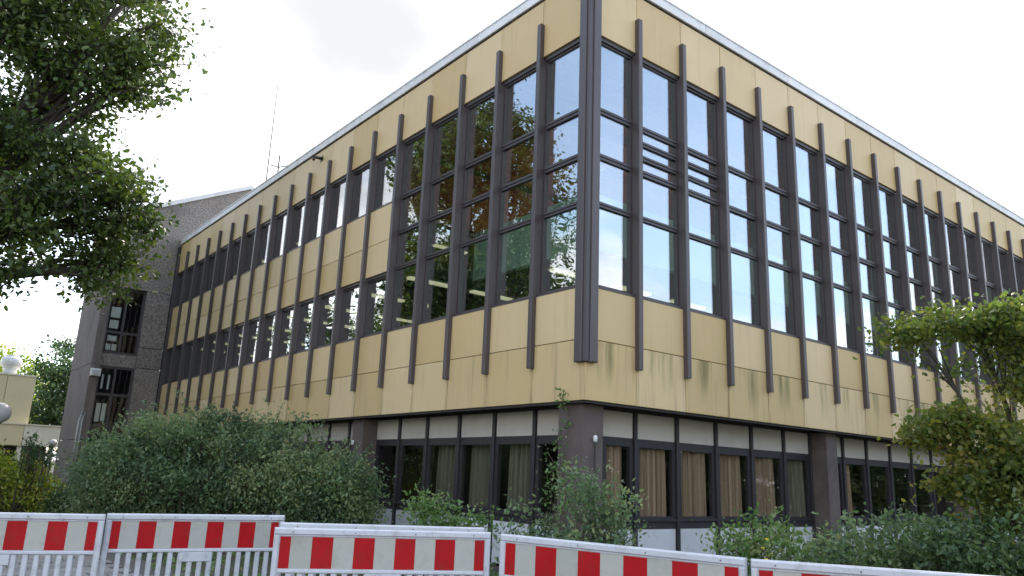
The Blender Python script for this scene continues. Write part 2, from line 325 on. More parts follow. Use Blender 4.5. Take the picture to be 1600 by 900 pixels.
for side, n in (('r', NR), ('l', NL)):
    for k in range(n):
        low = M['panel_algae'] if side == 'r' else M['panel_low']
        panel_piece(side, k, Z_BOT, Z_JOINT, low)
        panel_piece(side, k, Z_JOINT, Z_SILL, M['panel'])
        panel_piece(side, k, Z_HEAD, Z_TOP, M['panel'])
        if side == 'l' and k >= FULL_L:
            panel_piece(side, k, Z_SP0, Z_SPJ, M['panel']); panel_piece(side, k, Z_SPJ, Z_SP1, M['panel'])
# backing behind the panels
def wallbox(name, side, u0, u1, n0, n1, z0, z1, mat):
    if side == 'r': return part(name, MB().box((u0, 0.1-n1, z0), (u1, 0.1-n0, z1)), mat, bld)
    return part(name, MB().box((0.1-n1, u0, z0), (0.1-n0, u1, z1)), mat, bld)
for side, ln in (('r', LENR), ('l', LENL)):
    e = 0.14 if side == 'r' else 0.31
    wallbox('wall_backing', side, e, ln, -0.22, -0.038, Z_BOT+0.01, Z_SILL-0.01, M['backing'])
    wallbox('wall_backing', side, e, ln, -0.22, -0.038, Z_HEAD+0.01, Z_TOP+0.01, M['backing'])
    wallbox('window_head', side, e, ln, -0.19, -0.04, Z_HEAD-0.07, Z_HEAD+0.008, M['frame'])
    wallbox('window_sill', side, e, ln, -0.19, 0.006, Z_SILL-0.006, Z_SILL+0.03, M['frame'])
wallbox('wall_backing', 'l', fu('l', FULL_L)+0.06, LENL, -0.22, -0.038, Z_SP0+0.01, Z_SP1-0.01, M['backing'])
wallbox('window_head', 'l', fu('l', FULL_L)+0.06, LENL, -0.19, -0.04, Z_SP0-0.06, Z_SP0+0.008, M['frame'])
wallbox('window_sill', 'l', fu('l', FULL_L)+0.06, LENL, -0.19, 0.006, Z_SP1-0.006, Z_SP1+0.03, M['frame'])
# fins
def fin_mesh(kind):
    def build(b):
        b.cbox((-0.05, -0.10, Z_FIN0), (0.05, -0.004, Z_FIN1), 0.008)
        for z0, z1 in ([(Z_SILL+0.031, Z_HEAD-0.071)] if kind == 'full' else [(Z_SILL+0.031, Z_SP0-0.061), (Z_SP1+0.031, Z_HEAD-0.071)]):
            b.box((-0.055, -0.004, z0), (0.055, 0.19, z1))
    return shared(('fin', kind), build, M['brown'])
for k in range(1, NR+1): put('fin', fin_mesh('full'), 'r', fu('r', k), 0, 0)
for k in range(1, NL+1): put('fin', fin_mesh('full' if k <= FULL_L else 'split'), 'l', fu('l', k), 0, 0)
# the pair of fins on the corner, with the groove between them, running up past the coping
cf = MB().cbox((-0.085, -0.10, Z_FIN0), (0.085, -0.004, 10.72), 0.012); cf.box((-0.085, -0.004, Z_SILL+0.031), (0.10, 0.15, Z_HEAD-0.071))
cfm = cf.mesh('corner_fin', M['brown'])
put('corner_fin', cfm, 'r', 0.192, 0, 0); put('corner_fin', cfm, 'l', 0.192, 0.0, 0)
part('corner_post', MB().box((0.03, 0.03, Z_FIN0+0.01), (0.104, 0.104, 10.70)), M['brown'], bld)
# glazing
def glazing(side, k, z0, z1, transoms, name='window'):
    u0, u1 = fu(side, k)+(0.057 if k else 0.20), fu(side, k+1)-0.057
    w = u1-u0; key = (round(w, 3), z0, z1, tuple(transoms))
    fw = 0.034
    def build(b):
        b.box((-w/2, -0.03, z0), (-w/2+fw, 0.03, z1)); b.box((w/2-fw, -0.03, z0), (w/2, 0.03, z1))
        b.box((-w/2+fw, -0.03, z0), (w/2-fw, 0.03, z0+0.05)); b.box((-w/2+fw, -0.03, z1-0.04), (w/2-fw, 0.03, z1))
        for t, h in transoms:
            b.box((-w/2+fw, -0.045, t-h/2), (w/2-fw, 0.03, t-0.004)); b.box((-w/2+fw, -0.06, t+0.004), (w/2-fw, 0.03, t+h/2))
            b.box((-w/2+fw, -0.03, t-0.0045), (w/2-fw, 0.03, t+0.0045))
    win = put(name, shared((name,)+key, build, M['frame']), side, (u0+u1)/2, -0.105, 0)
    zs = [z0+0.05]+sum([[t-h/2, t+h/2] for t, h in sorted(transoms)], [])+[z1-0.04]
    for i in range(0, len(zs), 2):
        a, c = zs[i], zs[i+1]
        me = shared(('pane', round(w, 3), round(a, 3), round(c, 3)), lambda b: b.box((-w/2+fw-0.005, -0.006, a-0.004), (w/2-fw+0.005, 0.006, c+0.004)), M['glass'])
        p_ = link('pane', me, win, (0, 0, 0), 0); p_.rotation_euler = (rnd.uniform(-0.0012, 0.0012), 0, rnd.uniform(-0.005, 0.005))
    return win
ZA, ZB = Z_SILL+0.03, Z_HEAD-0.07
TR = [(6.05, 0.085), (6.91, 0.10), (7.76, 0.10)]
for k in range(NR): glazing('r', k, ZA, ZB, TR+([(7.20, 0.085), (7.47, 0.085)] if k in (1, 2) else []))
for k in range(NL):
    if k < FULL_L: glazing('l', k, ZA, ZB, TR)
    else: glazing('l', k, ZA, Z_SP0-0.06, []); glazing('l', k, Z_SP1+0.03, ZB, [])
# coping in lengths, roof
for side, ln in (('r', LENR), ('l', LENL)):
    u = -0.0; i = 0
    me = shared(('coping_r',), lambda b: b.cbox((0.004, -0.02, 0), (2.996, 0.32, 0.215), 0.008).box((0.004, -0.034, 0.19), (2.996, -0.019, 0.225)), M['coping'])
    me2 = shared(('coping_l',), lambda b: b.cbox((-2.996, -0.02, 0), (-0.004, 0.32, 0.215), 0.008).box((-2.996, -0.034, 0.19), (-0.004, -0.019, 0.225)), M['coping'])
    u = 0.29 if side == 'r' else 0.45
    while u < ln-1.0:
        put('coping', me if side == 'r' else me2, side, u, 0.02, Z_TOP+0.035); u += 3.0
part('coping', MB().box((0.06, 0.06, Z_TOP+0.035), (0.285, 0.44, Z_TOP+0.25)), M['coping'], bld)
wallbox('shadow_gap', 'r', 0.12, LENR, -0.1, 0.004, Z_TOP+0.012, Z_TOP+0.033, M['dark_frame'])
wallbox('shadow_gap', 'l', 0.21, LENL, -0.1, 0.004, Z_TOP+0.012, Z_TOP+0.033, M['dark_frame'])
part('roof', MB().box((0.45, 0.45, 9.75), (LENR, 26.0, 10.36)), M['roof'], bld)
part('soffit', MB().box((0.14, 0.14, Z_BOT+0.02), (LENR, LENL, 3.0)), M['soffit'], bld)
part('soffit_edge', MB().box((0.135, 0.135, Z_BOT-0.03), (LENR, 0.20, Z_BOT+0.018)).box((0.135, 0.20, Z_BOT-0.03), (0.20, LENL, Z_BOT+0.018)), M['dark_frame'], bld)
part('end_wall', MB().box((LENR, 0.12, 0), (LENR+0.3, 26, 10.4)).box((0.4, 25.7, 0), (LENR, 26, 9.74)), M['tower_smooth'], bld)
# interior of the upper storeys, seen through the glass
part('floor_slab', MB().box((0.33, 0.33, 3.02), (LENR-0.01, 25.6, 3.25)), M['int_floor'], bld)
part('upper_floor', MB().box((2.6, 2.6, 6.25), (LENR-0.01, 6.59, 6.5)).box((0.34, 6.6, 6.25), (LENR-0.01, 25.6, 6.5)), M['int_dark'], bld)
part('gallery_parapet', MB().box((2.45, 2.45, 6.22), (2.59, 6.58, 7.45)).box((2.60, 2.45, 6.22), (LENR-0.02, 2.59, 7.45)), M['int_white'], bld)
part('ceiling', MB().box((0.34, 0.34, 9.25), (LENR-0.01, 25.6, 9.45)), M['int_wood'], bld)
for i in range(15): part('ceiling_beam', MB().box((0.5, 1.2+i*1.6, 9.02), (LENR-0.5, 1.34+i*1.6, 9.245)), M['int_wood'], bld)
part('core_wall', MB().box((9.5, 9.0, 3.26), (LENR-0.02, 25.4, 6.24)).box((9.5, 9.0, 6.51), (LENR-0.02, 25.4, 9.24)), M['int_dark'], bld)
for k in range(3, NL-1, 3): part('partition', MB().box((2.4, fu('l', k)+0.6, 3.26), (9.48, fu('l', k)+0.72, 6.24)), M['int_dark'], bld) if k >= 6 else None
for i in range(2, 6): part('interior_column', MB().box((0.55+i*3.75, 0.9, 3.26), (0.85+i*3.75, 1.2, 9.24)), M['int_white'], bld)
part('interior_column', MB().box((0.50, 0.50, 3.26), (0.73, 0.73, 9.24)), M['int_white'], bld)
part('wood_bulkhead', MB().box((0.40, 6.62, 7.50), (9.4, 6.74, 9.01)), M['int_wood'], bld)
part('wood_bulkhead', MB().box((9.42, 4.0, 7.50), (LENR-0.1, 4.12, 9.01)), M['int_wood'], bld)
lm = shared(('ceiling_light',), lambda b: b.box((-0.65, -0.09, -0.05), (0.65, 0.09, 0.0)), M['lamp'])
hm = shared(('light_housing',), lambda b: b.cbox((-0.70, -0.14, 0.0), (0.70, 0.14, 0.05), 0.01), M['int_white'])
def strip_light(x, y, z, rz=0.0, group='', label=''):
    t = thing('ceiling_light', label, 'ceiling light', (x, y, z), rz, group); link('tube', lm, t); link('housing', hm, t)
for x in (1.7, 3.6, 5.6, 7.8):
    for y in np.arange(7.3, 24.5, 2.4): strip_light(x, float(y), 6.19, 0, 'strip lights under the first floor ceiling', 'lit warm strip light on dark ceiling seen through the lower row of windows')
for x in (3.6, 5.6, 7.8): strip_light(x, 4.2, 6.19, 0, 'strip lights under the gallery', 'lit warm strip light under gallery seen through the tall corner windows')
for x in (2.2, 5.6):
    for y in np.arange(9.2, 24.5, 3.2): strip_light(x, float(y), 8.96, 0, 'strip lights under the top ceiling', 'lit strip light on wooden ceiling seen through the upper row of windows')
M['fill_glow'] = emit_mat('gallery_fill_light', (1.0, 0.90, 0.74), 2.2)  # unseen glowing strips added behind the parapet to brighten ceiling and bulkhead
lm2 = shared(('fill_light_tube',), lambda b: b.box((-0.6, -0.07, 0.0), (0.6, 0.07, 0.05)), M['fill_glow'])
for y in (3.3, 5.2):
    for x in (3.4, 5.2, 7.0):
        t = thing('fill_light', 'unseen added uplight standing on the gallery floor behind its white parapet', 'light', (x, y, 6.5), 0, 'added fill lights on the gallery'); link('tube', lm2, t, (0, 0, 0.05))
        part('housing', MB().box((-0.64, -0.1, 0.0), (0.64, 0.1, 0.049)), M['dark_metal'], t)
# ------------------------------------------------------------------ ground floor behind the pillars
GR = [1.06, 1.87, 2.98, 4.12, 5.26, 6.40, 7.41, 7.66, 8.77, 9.84, 10.98, 12.1, 13.2, 14.3, 14.7, 15.8, 16.9, 18.0, 19.1, 20.2, 21.4, 22.6, 23.8, 24.9]
GL = [1.10, 1.93, 3.09, 4.23, 5.40, 6.52, 7.61, 7.80, 8.91, 10.0, 11.22, 12.4, 13.5, 14.6, 15.0, 16.2, 17.4, 18.6, 19.8, 21.0, 22.2, 23.4]
def gput(name, mesh, side, u, d, z, parent=None):          # d = depth behind the ground floor wall face
    if side == 'r': return link(name, mesh, parent or bld, (u, 0.68+d, z), 0)
    return link(name, mesh, parent or bld, (0.66+d, u, z), R(-90))
def pleated(w, h, amp, seed, n=40):
    r_ = random.Random(seed); b = MB(); ph = r_.uniform(0, 6)
    xs = [i/n for i in range(n+1)]
    y = [amp*(math.sin(2*math.pi*(w/0.15)*x+ph+0.5*math.sin(7*x+ph))+0.35*math.sin(2*math.pi*(w/0.05)*x+2*ph)) for x in xs]
    vs_ = []
    for dz, fl in ((0, 1.15), (h*0.5, 1.0), (h, 0.75)):
        vs_ += [((x-0.5)*w, y[i]*fl, dz) for i, x in enumerate(xs)]+[((x-0.5)*w, y[i]*fl+0.006, dz) for i, x in enumerate(xs)]
    k = n+1; fs = []
    for r0 in (0, 1):
        A = r0*2*k; B = (r0+1)*2*k
        fs += [(A+i, A+i+1, B+i+1, B+i) for i in range(n)]+[(A+k+i+1, A+k+i, B+k+i, B+k+i+1) for i in range(n)]
    return b.add(vs_, fs)
for side, G in (('r', GR), ('l', GL)):
    for i in range(len(G)-1):
        u0, u1 = G[i], G[i+1]; w = u1-u0
        if w < 0.5: continue
        mb = lambda name, build, mat: shared((name, round(w, 2)), build, mat)
        uc = (u0+u1)/2
        gput('upper_panel', mb('upper_panel', lambda b: b.cbox((-w/2+0.045, 0.0, 2.27), (w/2-0.045, 0.05, 2.71), 0.006), M['white_panel']), side, uc, 0.012, 0)
        gput('plinth_panel', mb('plinth_panel', lambda b: b.cbox((-w/2+0.045, 0.0, 0.05), (w/2-0.045, 0.05, 0.775), 0.006), M['plinth_panel']), side, uc, 0.012, 0)
        def frame(b):
            b.box((-w/2+0.04, 0, 0.78), (w/2-0.04, 0.09, 0.98)); b.box((-w/2+0.04, 0, 2.13), (w/2-0.04, 0.09, 2.265))
            b.box((-w/2+0.04, 0, 0.98), (-w/2+0.12, 0.09, 2.13)); b.box((w/2-0.12, 0, 0.98), (w/2-0.04, 0.09, 2.13))
            b.box((-w/2+0.04, -0.03, 0.90), (w/2-0.04, -0.001, 0.935))
        wn = gput('window', mb('ground_window', frame, M['dark_frame']), side, uc, 0.006, 0)
        link('pane', mb('ground_pane', lambda b: b.box((-w/2+0.115, 0.03, 0.975), (w/2-0.115, 0.042, 2.135)), M['glass_dark']), wn)
        gput('mullion', shared(('mullion',), lambda b: b.cbox((-0.036, -0.035, 0.02), (0.036, 0.1, 2.72), 0.006), M['dark_frame']), side, u1, 0, 0)
        # curtains
        if side == 'r' and i in (0, 1, 2, 3, 4, 5, 8):
            cw = (w-0.24)*(0.98 if i not in (5, 8) else (1.1 if i == 5 else 0.55))
            c_ = part('curtain', pleated(cw, 1.2, 0.055, i), M['curtain'] if i != 5 else M['curtain_dark'], None, (u0+0.07+cw/2, 0.68+0.16, 0.95))
            if i == 5: tag(c_, 'dim grey green curtain in the window beside the second pillar', 'curtain')
            elif i == 8: tag(c_, 'narrow brown curtain in the window just past the second pillar', 'curtain')
            else: tag(c_, 'brown pleated curtain drawn across a ground floor window between corner pillar and second pillar', 'curtain', 'brown curtains between the pillars')
        if side == 'l' and i in (1, 2, 3):
            cw = (w-0.24)*0.85
            c_ = part('curtain', pleated(cw, 1.2, 0.055, 20+i), M['curtain_dark'], None, (0.66+0.30, u1-0.10-cw/2, 0.95), R(-90))
            tag(c_, 'dark grey green curtain dim behind ground floor glass on the shaded long wall', 'curtain', 'dark curtains on the long wall')
part('ground_wall', MB().box((1.0, 0.75, 2.73), (LENR-0.02, 0.80, 2.768)).box((0.73, 1.0, 2.73), (0.79, LENL, 2.768))
     .box((0.95, 0.77, 0.0), (LENR-0.02, 0.80, 0.77)).box((0.76, 0.95, 0.0), (0.79, LENL, 0.77)).box((0.95, 0.77, 2.27), (LENR-0.02, 0.80, 2.729)).box((0.76, 0.95, 2.27), (0.79, LENL, 2.729)), M['backing'], bld)
part('ground_head_beam', MB().box((0.7, 0.64, 2.715), (LENR-0.02, 0.749, 2.768)).box((0.62, 0.75, 2.715), (0.729, LENL, 2.768)), M['dark_frame'], bld)
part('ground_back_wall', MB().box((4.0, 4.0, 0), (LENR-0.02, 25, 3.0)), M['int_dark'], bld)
part('ground_floor', MB().box((0.8, 0.8, 0.0), (LENR-0.02, 25, 0.06)), M['int_floor'], bld)
# pillars
part('pillar', MB().box((0.25, 0.30, 0), (0.70, 0.86, Z_BOT-0.031)), M['pillar'], bld)
for x in (7.42, 14.3): part('pillar', MB().box((x, 0.30, 0), (x+0.42, 0.74, Z_BOT-0.031)), M['pillar'], bld)
for y in (7.55, 14.7, 21.8): part('pillar', MB().box((0.30, y, 0), (0.72, y+0.50, Z_BOT-0.031)), M['pillar'], bld)
def lightning_rod(x, y, rz, label):
    t = thing('wall_conduit', label, 'conduit', (x, y, 0), rz)
    part('pipe', MB().tube([(0, -0.03, 0.1), (0, -0.03, 2.18)], 0.011, 8), M['dark_metal'], t)
    part('cap', MB().lathe([(0.012, 2.13), (0.034, 2.15), (0.036, 2.22), (0.02, 2.24)], 12, (0, -0.03)), M['white_paint'], t, smooth=True)
    part('clip', MB().box((-0.02, -0.04, 1.2), (0.02, -0.001, 1.23)).box((-0.02, -0.04, 0.5), (0.02, -0.001, 0.53)), M['dark_metal'], t)
lightning_rod(0.50, 0.30, 0, 'thin conduit with a pale cap fixed to the corner pillar')
lightning_rod(0.30, 7.95, R(-90), 'thin conduit with a pale cap fixed to the pillar beside the big bush')
sp_ = thing('roof_spout', 'small dark overflow spout sticking out under the coping of the long wall', 'spout', (0.1, 10.94, 10.06))
part('pipe', MB().tube([(0.0, 0, 0.06), (-0.20, 0, 0.05), (-0.24, 0.0, 0.0), (-0.25, 0, -0.05)], 0.045, 10), M['dark_metal'], sp_, smooth=True)
part('flange', MB().box((-0.012, -0.08, -0.02), (-0.001, 0.08, 0.14)), M['dark_metal'], sp_)

# ------------------------------------------------------------------ stair tower
tw = thing('stair_tower', 'grey exposed aggregate stair tower with a slanted roof at the end of the long wall', 'tower', (0, 24.3, 0))
for z0, z1 in ((0, 2.9), (2.92, 5.14), (5.16, 5.95), (5.97, 8.24)): part('pier_panel', MB().cbox((-0.92, 0, z0), (-0.02, 0.25, z1), 0.012), M['tower'], tw)
part('pier_core', MB().box((-0.90, 0.252, 0), (-0.04, 4.0, 8.24)), M['backing'], tw)
for z0, z1 in ((0, 1.55), (1.57, 2.3), (2.32, 5.15), (5.17, 8.2), (8.22, 11.3)):
    part('wall_panel', MB().box((-2.5, 0.02, z0), (-2.36, 4.1, z1)), M['tower_smooth'], tw)
part('wall_core', MB().box((-2.355, 0.024, 0), (-2.2, 4.1, 11.25)), M['tower_smooth'], tw)
part('upper_wall', MB().prism([(-2.2, 8.25), (0.55, 8.25), (0.55, 10.0), (5.2, 10.0), (5.2, 12.9), (2.62, 13.55), (-0.8, 11.85), (-2.2, 11.2)], 0.004, 3.9), M['tower'], tw)
part('roof_edge', MB().prism([(-2.32, 11.205), (-0.8, 11.855), (2.62, 13.555), (5.3, 12.905), (5.3, 13.03), (2.62, 13.72), (-0.86, 12.02), (-2.32, 11.37)], -0.08, 4.0), M['coping'], tw)
part('spandrel', MB().box((-2.2, 0.18, 5.14), (-0.92, 0.5, 5.62)), M['tower'], tw)
part('back_wall', MB().box((-2.2, 3.6, 0), (-0.92, 3.9, 8.24)), M['int_dark'], tw)
part('edge_post', MB().box((-0.02, -0.12, 0), (0.10, 0.02, 10.3)), M['dark_frame'], tw)
def tower_window(z0, z1, zt, papers):
    b = MB(); x0, x1 = -2.198, -0.922
    b.box((x0, 0.2, z0), (x0+0.08, 0.3, z1)).box((x1-0.08, 0.2, z0), (x1, 0.3, z1)).box((x0+0.08, 0.2, z0), (x1-0.08, 0.3, z0+0.08)).box((x0+0.08, 0.2, z1-0.08), (x1-0.08, 0.3, z1))
    b.box((-1.62, 0.2, z0+0.08), (-1.54, 0.3, z1-0.08))
    b.box((x0+0.08, 0.2, zt), (-1.62, 0.3, zt+0.09)).box((-1.54, 0.2, zt), (x1-0.08, 0.3, zt+0.09))
    w_ = part('window', b, M['frame'], tw)
    for xa, xb in ((x0+0.08, -1.62), (-1.54, x1-0.08)):
        for za, zb in ((z0+0.08, zt), (zt+0.09, z1-0.08)): part('pane', MB().box((xa, 0.245, za), (xb, 0.255, zb)), M['glass_dark'], w_)
    for xa, za, pw, ph in papers:
        q = part('paper_sheet', MB().box((xa, 24.3+0.262, za), (xa+pw, 24.3+0.266, za+ph)), M['paper'], None)
        tag(q, 'white paper sheet stuck inside a window of the stair tower', 'paper', 'sheets in the tower windows')
tower_window(5.63, 8.24, 6.42, [(-2.06, 7.05, 0.34, 0.42), (-2.06, 6.62, 0.32, 0.33), (-2.06, 6.12, 0.34, 0.22), (-2.07, 5.76, 0.17, 0.24), (-1.86, 5.76, 0.17, 0.24)])
tower_window(0.6, 5.13, 4.0, [(-2.05, 3.0, 0.16, 0.7), (-1.84, 3.02, 0.14, 0.68), (-2.02, 4.25, 0.07, 0.55), (-1.80, 4.25, 0.07, 0.55)])
sb = thing('wall_box', 'small white box mounted on the stair tower beside its window', 'box', (-2.32, 24.30, 4.78))
part('box', MB().cbox((-0.17, -0.16, -0.1), (0.17, 0.018, 0.18), 0.02), M['white_paint'], sb); part('lens', MB().cbox((-0.10, -0.175, -0.06), (0.10, -0.161, 0.10), 0.006), M['opal'], sb)
dp_ = thing('downpipe', 'pair of slim grey pipes running down the stair tower wall', 'pipe', (-2.62, 24.2, 0))
for dx in (0.0, 0.11): part('pipe', MB().tube([(dx, 0, 0.1), (dx, 0, 3.0), (dx+0.1, 0.12, 3.3)], 0.03, 8), M['steel'], dp_, smooth=True)
for z in (0.8, 2.2): part('bracket', MB().box((-0.05, -0.04, z), (0.16, 0.10, z+0.03)), M['steel'], dp_)
ant = thing('roof_antenna', 'tall thin whip antenna mast on the flat roof near the stair tower', 'antenna', (4.0, 26.3, 12.6))
part('mast', MB().tube([(0, 0, 0), (0, 0, 3.6), (0.02, 0.05, 7.4)], [0.03, 0.026, 0.012], 8), M['dark_metal'], ant); part('base', MB().box((-0.2, -0.2, -0.05), (0.2, 0.2, 0.06)), M['steel'], ant)
an2 = thing('weather_sensor', 'short roof mast with small sensor arms', 'sensor', (4.0, 24.9, 13.0))
part('mast', MB().tube([(0, 0, 0), (0, 0, 2.8)], 0.03, 8), M['dark_metal'], an2); part('arm', MB().tube([(-0.35, 0.1, 2.25), (0.0, 0, 2.2), (0.55, -0.2, 2.42)], 0.024, 6), M['dark_metal'], an2)

# ------------------------------------------------------------------ low annex far left
an = thing('annex_building', 'low cream panelled annex with a raised upper storey beyond the stair tower', 'building', (0, 0, 0))
AY = 36.1
for i in range(8): part('panel', MB().cbox((-2.73-(i+1)*1.2+0.012, AY, 3.14), (-2.73-i*1.2-0.012, AY+0.06, 5.45), 0.01), M['annex_panel'], an)
for i in range(8): part('panel', MB().cbox((-1.3-(i+1)*1.6+0.012, AY-0.4, 2.12), (-1.3-i*1.6-0.012, AY-0.34, 3.1), 0.01), M['annex_white'] if i == 0 else M['annex_panel'], an)
part('wall', MB().box((-12.4, AY+0.062, 2.2), (-2.75, AY+8, 5.4)).box((-14.2, AY-0.338, 2.14), (-1.32, AY+8, 3.08)), M['annex_panel'], an)
part('parapet', MB().box((-12.4, AY-0.03, 5.455), (-2.7, AY+8, 5.53)).box((-14.2, AY-0.45, 3.105), (-1.26, AY-0.02, 3.16)), M['annex_white'], an)
part('recessed_wall', MB().box((-14.0, AY+1.2, 0), (-1.6, AY+7.8, 2.13)), M['int_dark'], an)
for i in range(9): part('post', MB().box((-1.7-i*1.35, AY-0.3, 0), (-1.5-i*1.35, AY-0.1, 2.118)), M['annex_white'], an)
for i in range(8): part('window', MB().box((-1.6-i*1.35-1.1, AY+1.1, 0.9), (-1.6-i*1.35-0.2, AY+1.19, 2.0)), M['glass_dark'], an)
vt = thing('roof_vent', 'round white exhaust hood on the roof of the annex', 'vent', (-3.85, 36.6, 5.53))
part('duct', MB().lathe([(0.30, 0.0), (0.30, 0.28), (0.28, 0.29)], 20), M['white_paint'], vt, smooth=True)
part('hood', MB().lathe([(0.30, 0.27), (0.46, 0.42), (0.46, 0.70), (0.36, 0.84), (0.30, 0.86), (0.30, 0.92), (0.05, 0.93)], 20), M['white_paint'], vt, smooth=True)
def globe_lamp(x, y, h, r, label):
    t = thing('globe_lamp', label, 'lamp', (x, y, 0))
    part('pole', MB().lathe([(0.06, 0), (0.06, 0.4), (0.038, 0.45), (0.034, h-r)], 12), M['dark_metal'], t, smooth=True)
    part('collar', MB().lathe([(0.05, h-r-0.03), (0.09, h-r), (0.09, h-r+0.05), (0.05, h-r+0.06)], 12), M['dark_metal'], t, smooth=True)
    part('globe', MB().lathe([(r*math.sin(a)+0.001, h-r*math.cos(a)) for a in [math.pi*i/14 for i in range(15)]], 24), M['opal'], t, smooth=True)
globe_lamp(-5.88, 16.33, 2.70, 0.27, 'large opal globe lamp on a pole by the path under the oak')
globe_lamp(-2.2, 31.6, 2.24, 0.17, 'small white globe lamp beside the annex and the stair tower')

# ------------------------------------------------------------------ construction barriers
def barrier(ax, ay, az, bx, by, bz, label, seed, plate=True, half_first=True):
    """A = left end, B = right end seen from the street; az, bz = heights of the top rail"""
    r_ = random.Random(seed)
    A = Vector((ax, ay, 0)); B = Vector((bx, by, 0)); L_ = (B-A).length
    t = thing('construction_barrier', label, 'barrier', ((ax+bx)/2, (ay+by)/2, (az+bz)/2-1.0), 0, 'red and white barriers along the street')
    t.rotation_euler = (R(r_.uniform(-1.2, 1.2)), math.atan2(az-bz, L_), math.atan2(by-ay, bx-ax))
    h = L_/2
    fr = MB().cbox((-h, -0.035, 0.936), (h, 0.035, 1.0), 0.012)
    fr.cbox((-h, -0.033, 0.06), (-h+0.055, 0.033, 0.935), 0.012).cbox((h-0.055, -0.033, 0.06), (h, 0.033, 0.935), 0.012)
    fr.cbox((-h+0.056, -0.03, 0.592), (h-0.056, 0.03, 0.628), 0.008).cbox((-h+0.056, -0.03, 0.08), (h-0.056, 0.03, 0.15), 0.01)
    fr.cbox((-h+0.056, -0.022, 0.924), (h-0.056, 0.022, 0.9355), 0.003)
    part('frame', fr, M['white_plastic'], t)
    part('band_panel', MB().box((-h+0.056, -0.012, 0.629), (h-0.056, 0.018, 0.923)), M['white_plastic'], t)
    x0 = -h+0.06; W = 2*(h-0.06); u = W/10
    x = x0
    for i in range(11):
        w = u/2 if i in (0, 10) else u
        me = shared(('stripe', round(w, 3), i % 2), lambda b: b.box((-w/2+0.0005, -0.0145, 0.633), (w/2-0.0005, -0.0121, 0.920)), M['white_film'] if i % 2 else M['red_film'])
        link('stripe', me, t, (x+w/2, 0, 0)); x += w
    n = int(W/0.1); 
    sm = shared(('slat', 0), lambda b: b.cbox((-0.026, -0.02, 0.151), (0.026, 0.02, 0.591), 0.008), M['white_plastic'])
    for i in range(1, n):
        link('slat', sm, t, (x0+W*i/n, 0, 0))
    if plate: part('plate', MB().cbox((-0.17, -0.03, 0.49), (0.17, -0.0205, 0.5915), 0.004), M['white_plastic'], t)
    bm = shared(('rivet',), lambda b: b.lathe([(0.006, 0), (0.006, 0.004), (0.003, 0.006)], 8), M['dark_metal'])
    for i in (-3, -1, 1, 3):
        q = link('rivet', bm, t, (i*h/3.6, -0.0351, 0.965)); q.rotation_euler = (R(90), 0, 0)
    fm = shared(('foot',), lambda b: b.cbox((-0.2, -0.40, -0.0), (0.2, 0.40, 0.10), 0.02), M['rubber'])
    dz = -((az+bz)/2-1.0)
    for s in (-1, 1): link('foot', fm, t, (s*(h-0.12), 0, dz))
    return t
barrier(-8.12, 1.45, 1.0, -6.25, 0.83, 1.0, 'grimy red and white barrier at the end of the row by the paved path', 1)
barrier(-6.19, 1.03, 1.0, -4.31, 0.70, 1.0, 'red and white barrier standing before the big dark bush', 2)
barrier(-5.19, -1.17, 1.0, -3.30, -2.08, 1.0, 'red and white barrier with a second barrier right behind it', 3)
barrier(-4.95, -0.72, 1.015, -3.08, -1.68, 1.015, 'barrier hidden close behind another, only its grey white top rail showing', 4)
barrier(-3.36, -2.33, 1.008, -2.62, -4.60, 0.983, 'red and white barrier before the corner pillar, angled towards the street', 5)
barrier(-2.62, -4.66, 0.983, -1.50, -6.60, 0.985, 'red and white barrier before the small yellowing maple', 6)

# ------------------------------------------------------------------ vegetation
def unit(a): return a/np.maximum(np.linalg.norm(a, axis=1, keepdims=True), 1e-9)
def leaf_object(name, pts, size, rng, mat, parent, up=0.5, width=0.55, droop=0.3, tone_c=None, loc=(0, 0, 0)):
    n = len(pts); s = (size*rng.uniform(0.5, 1.5, n))[:, None]
    d = rng.normal(size=(n, 3)); d[:, 2] -= droop; d = unit(d)
    nn = rng.normal(size=(n, 3)); nn[:, 2] += up*2.2; nn = unit(nn-d*(nn*d).sum(1, keepdims=True))
    sd = np.cross(d, nn); w = width*s
    fold = -0.16*s*nn
    v = np.stack([pts, pts+d*s*0.32+sd*w*0.5+fold, pts+d*s*0.74+sd*w*0.40+fold*0.8, pts+d*s-nn*s*0.12, pts+d*s*0.74-sd*w*0.40+fold*0.8, pts+d*s*0.32-sd*w*0.5+fold], 1).reshape(-1, 3)
    base = (np.arange(n)*6)[:, None]
    f = np.concatenate([base+np.array([0, 3, 2, 1]), base+np.array([0, 5, 4, 3])], 1).reshape(-1)
    me = bpy.data.meshes.new(name); me.vertices.add(len(v)); me.vertices.foreach_set('co', (v-np.array(loc)).ravel().astype(np.float32))
    me.loops.add(len(f)); me.loops.foreach_set('vertex_index', f.astype(np.int32))
    me.polygons.add(2*n); me.polygons.foreach_set('loop_start', (np.arange(2*n)*4).astype(np.int32))
    me.update(calc_edges=True)
    t = rng.uniform(0, 1, n) if tone_c is None else np.clip(tone_c+rng.normal(0, 0.15, n), 0, 1)
    a = me.attributes.new('leaf_tone', 'FLOAT', 'FACE'); a.data.foreach_set('value', np.repeat(t, 2).astype(np.float32))
    me.materials.append(mat)
    return link(name, me, parent)
def curve_pts(a, b, rng, n=5, sag=0.1):
    a = np.array(a, float); b = np.array(b, float); L_ = np.linalg.norm(b-a)
    m = (a+b)/2+rng.normal(size=3)*L_*sag+np.array([0, 0, 0.10*L_])
    t = np.linspace(0, 1, n)[:, None]
    return (1-t)**2*a+2*t*(1-t)*m+t*t*b
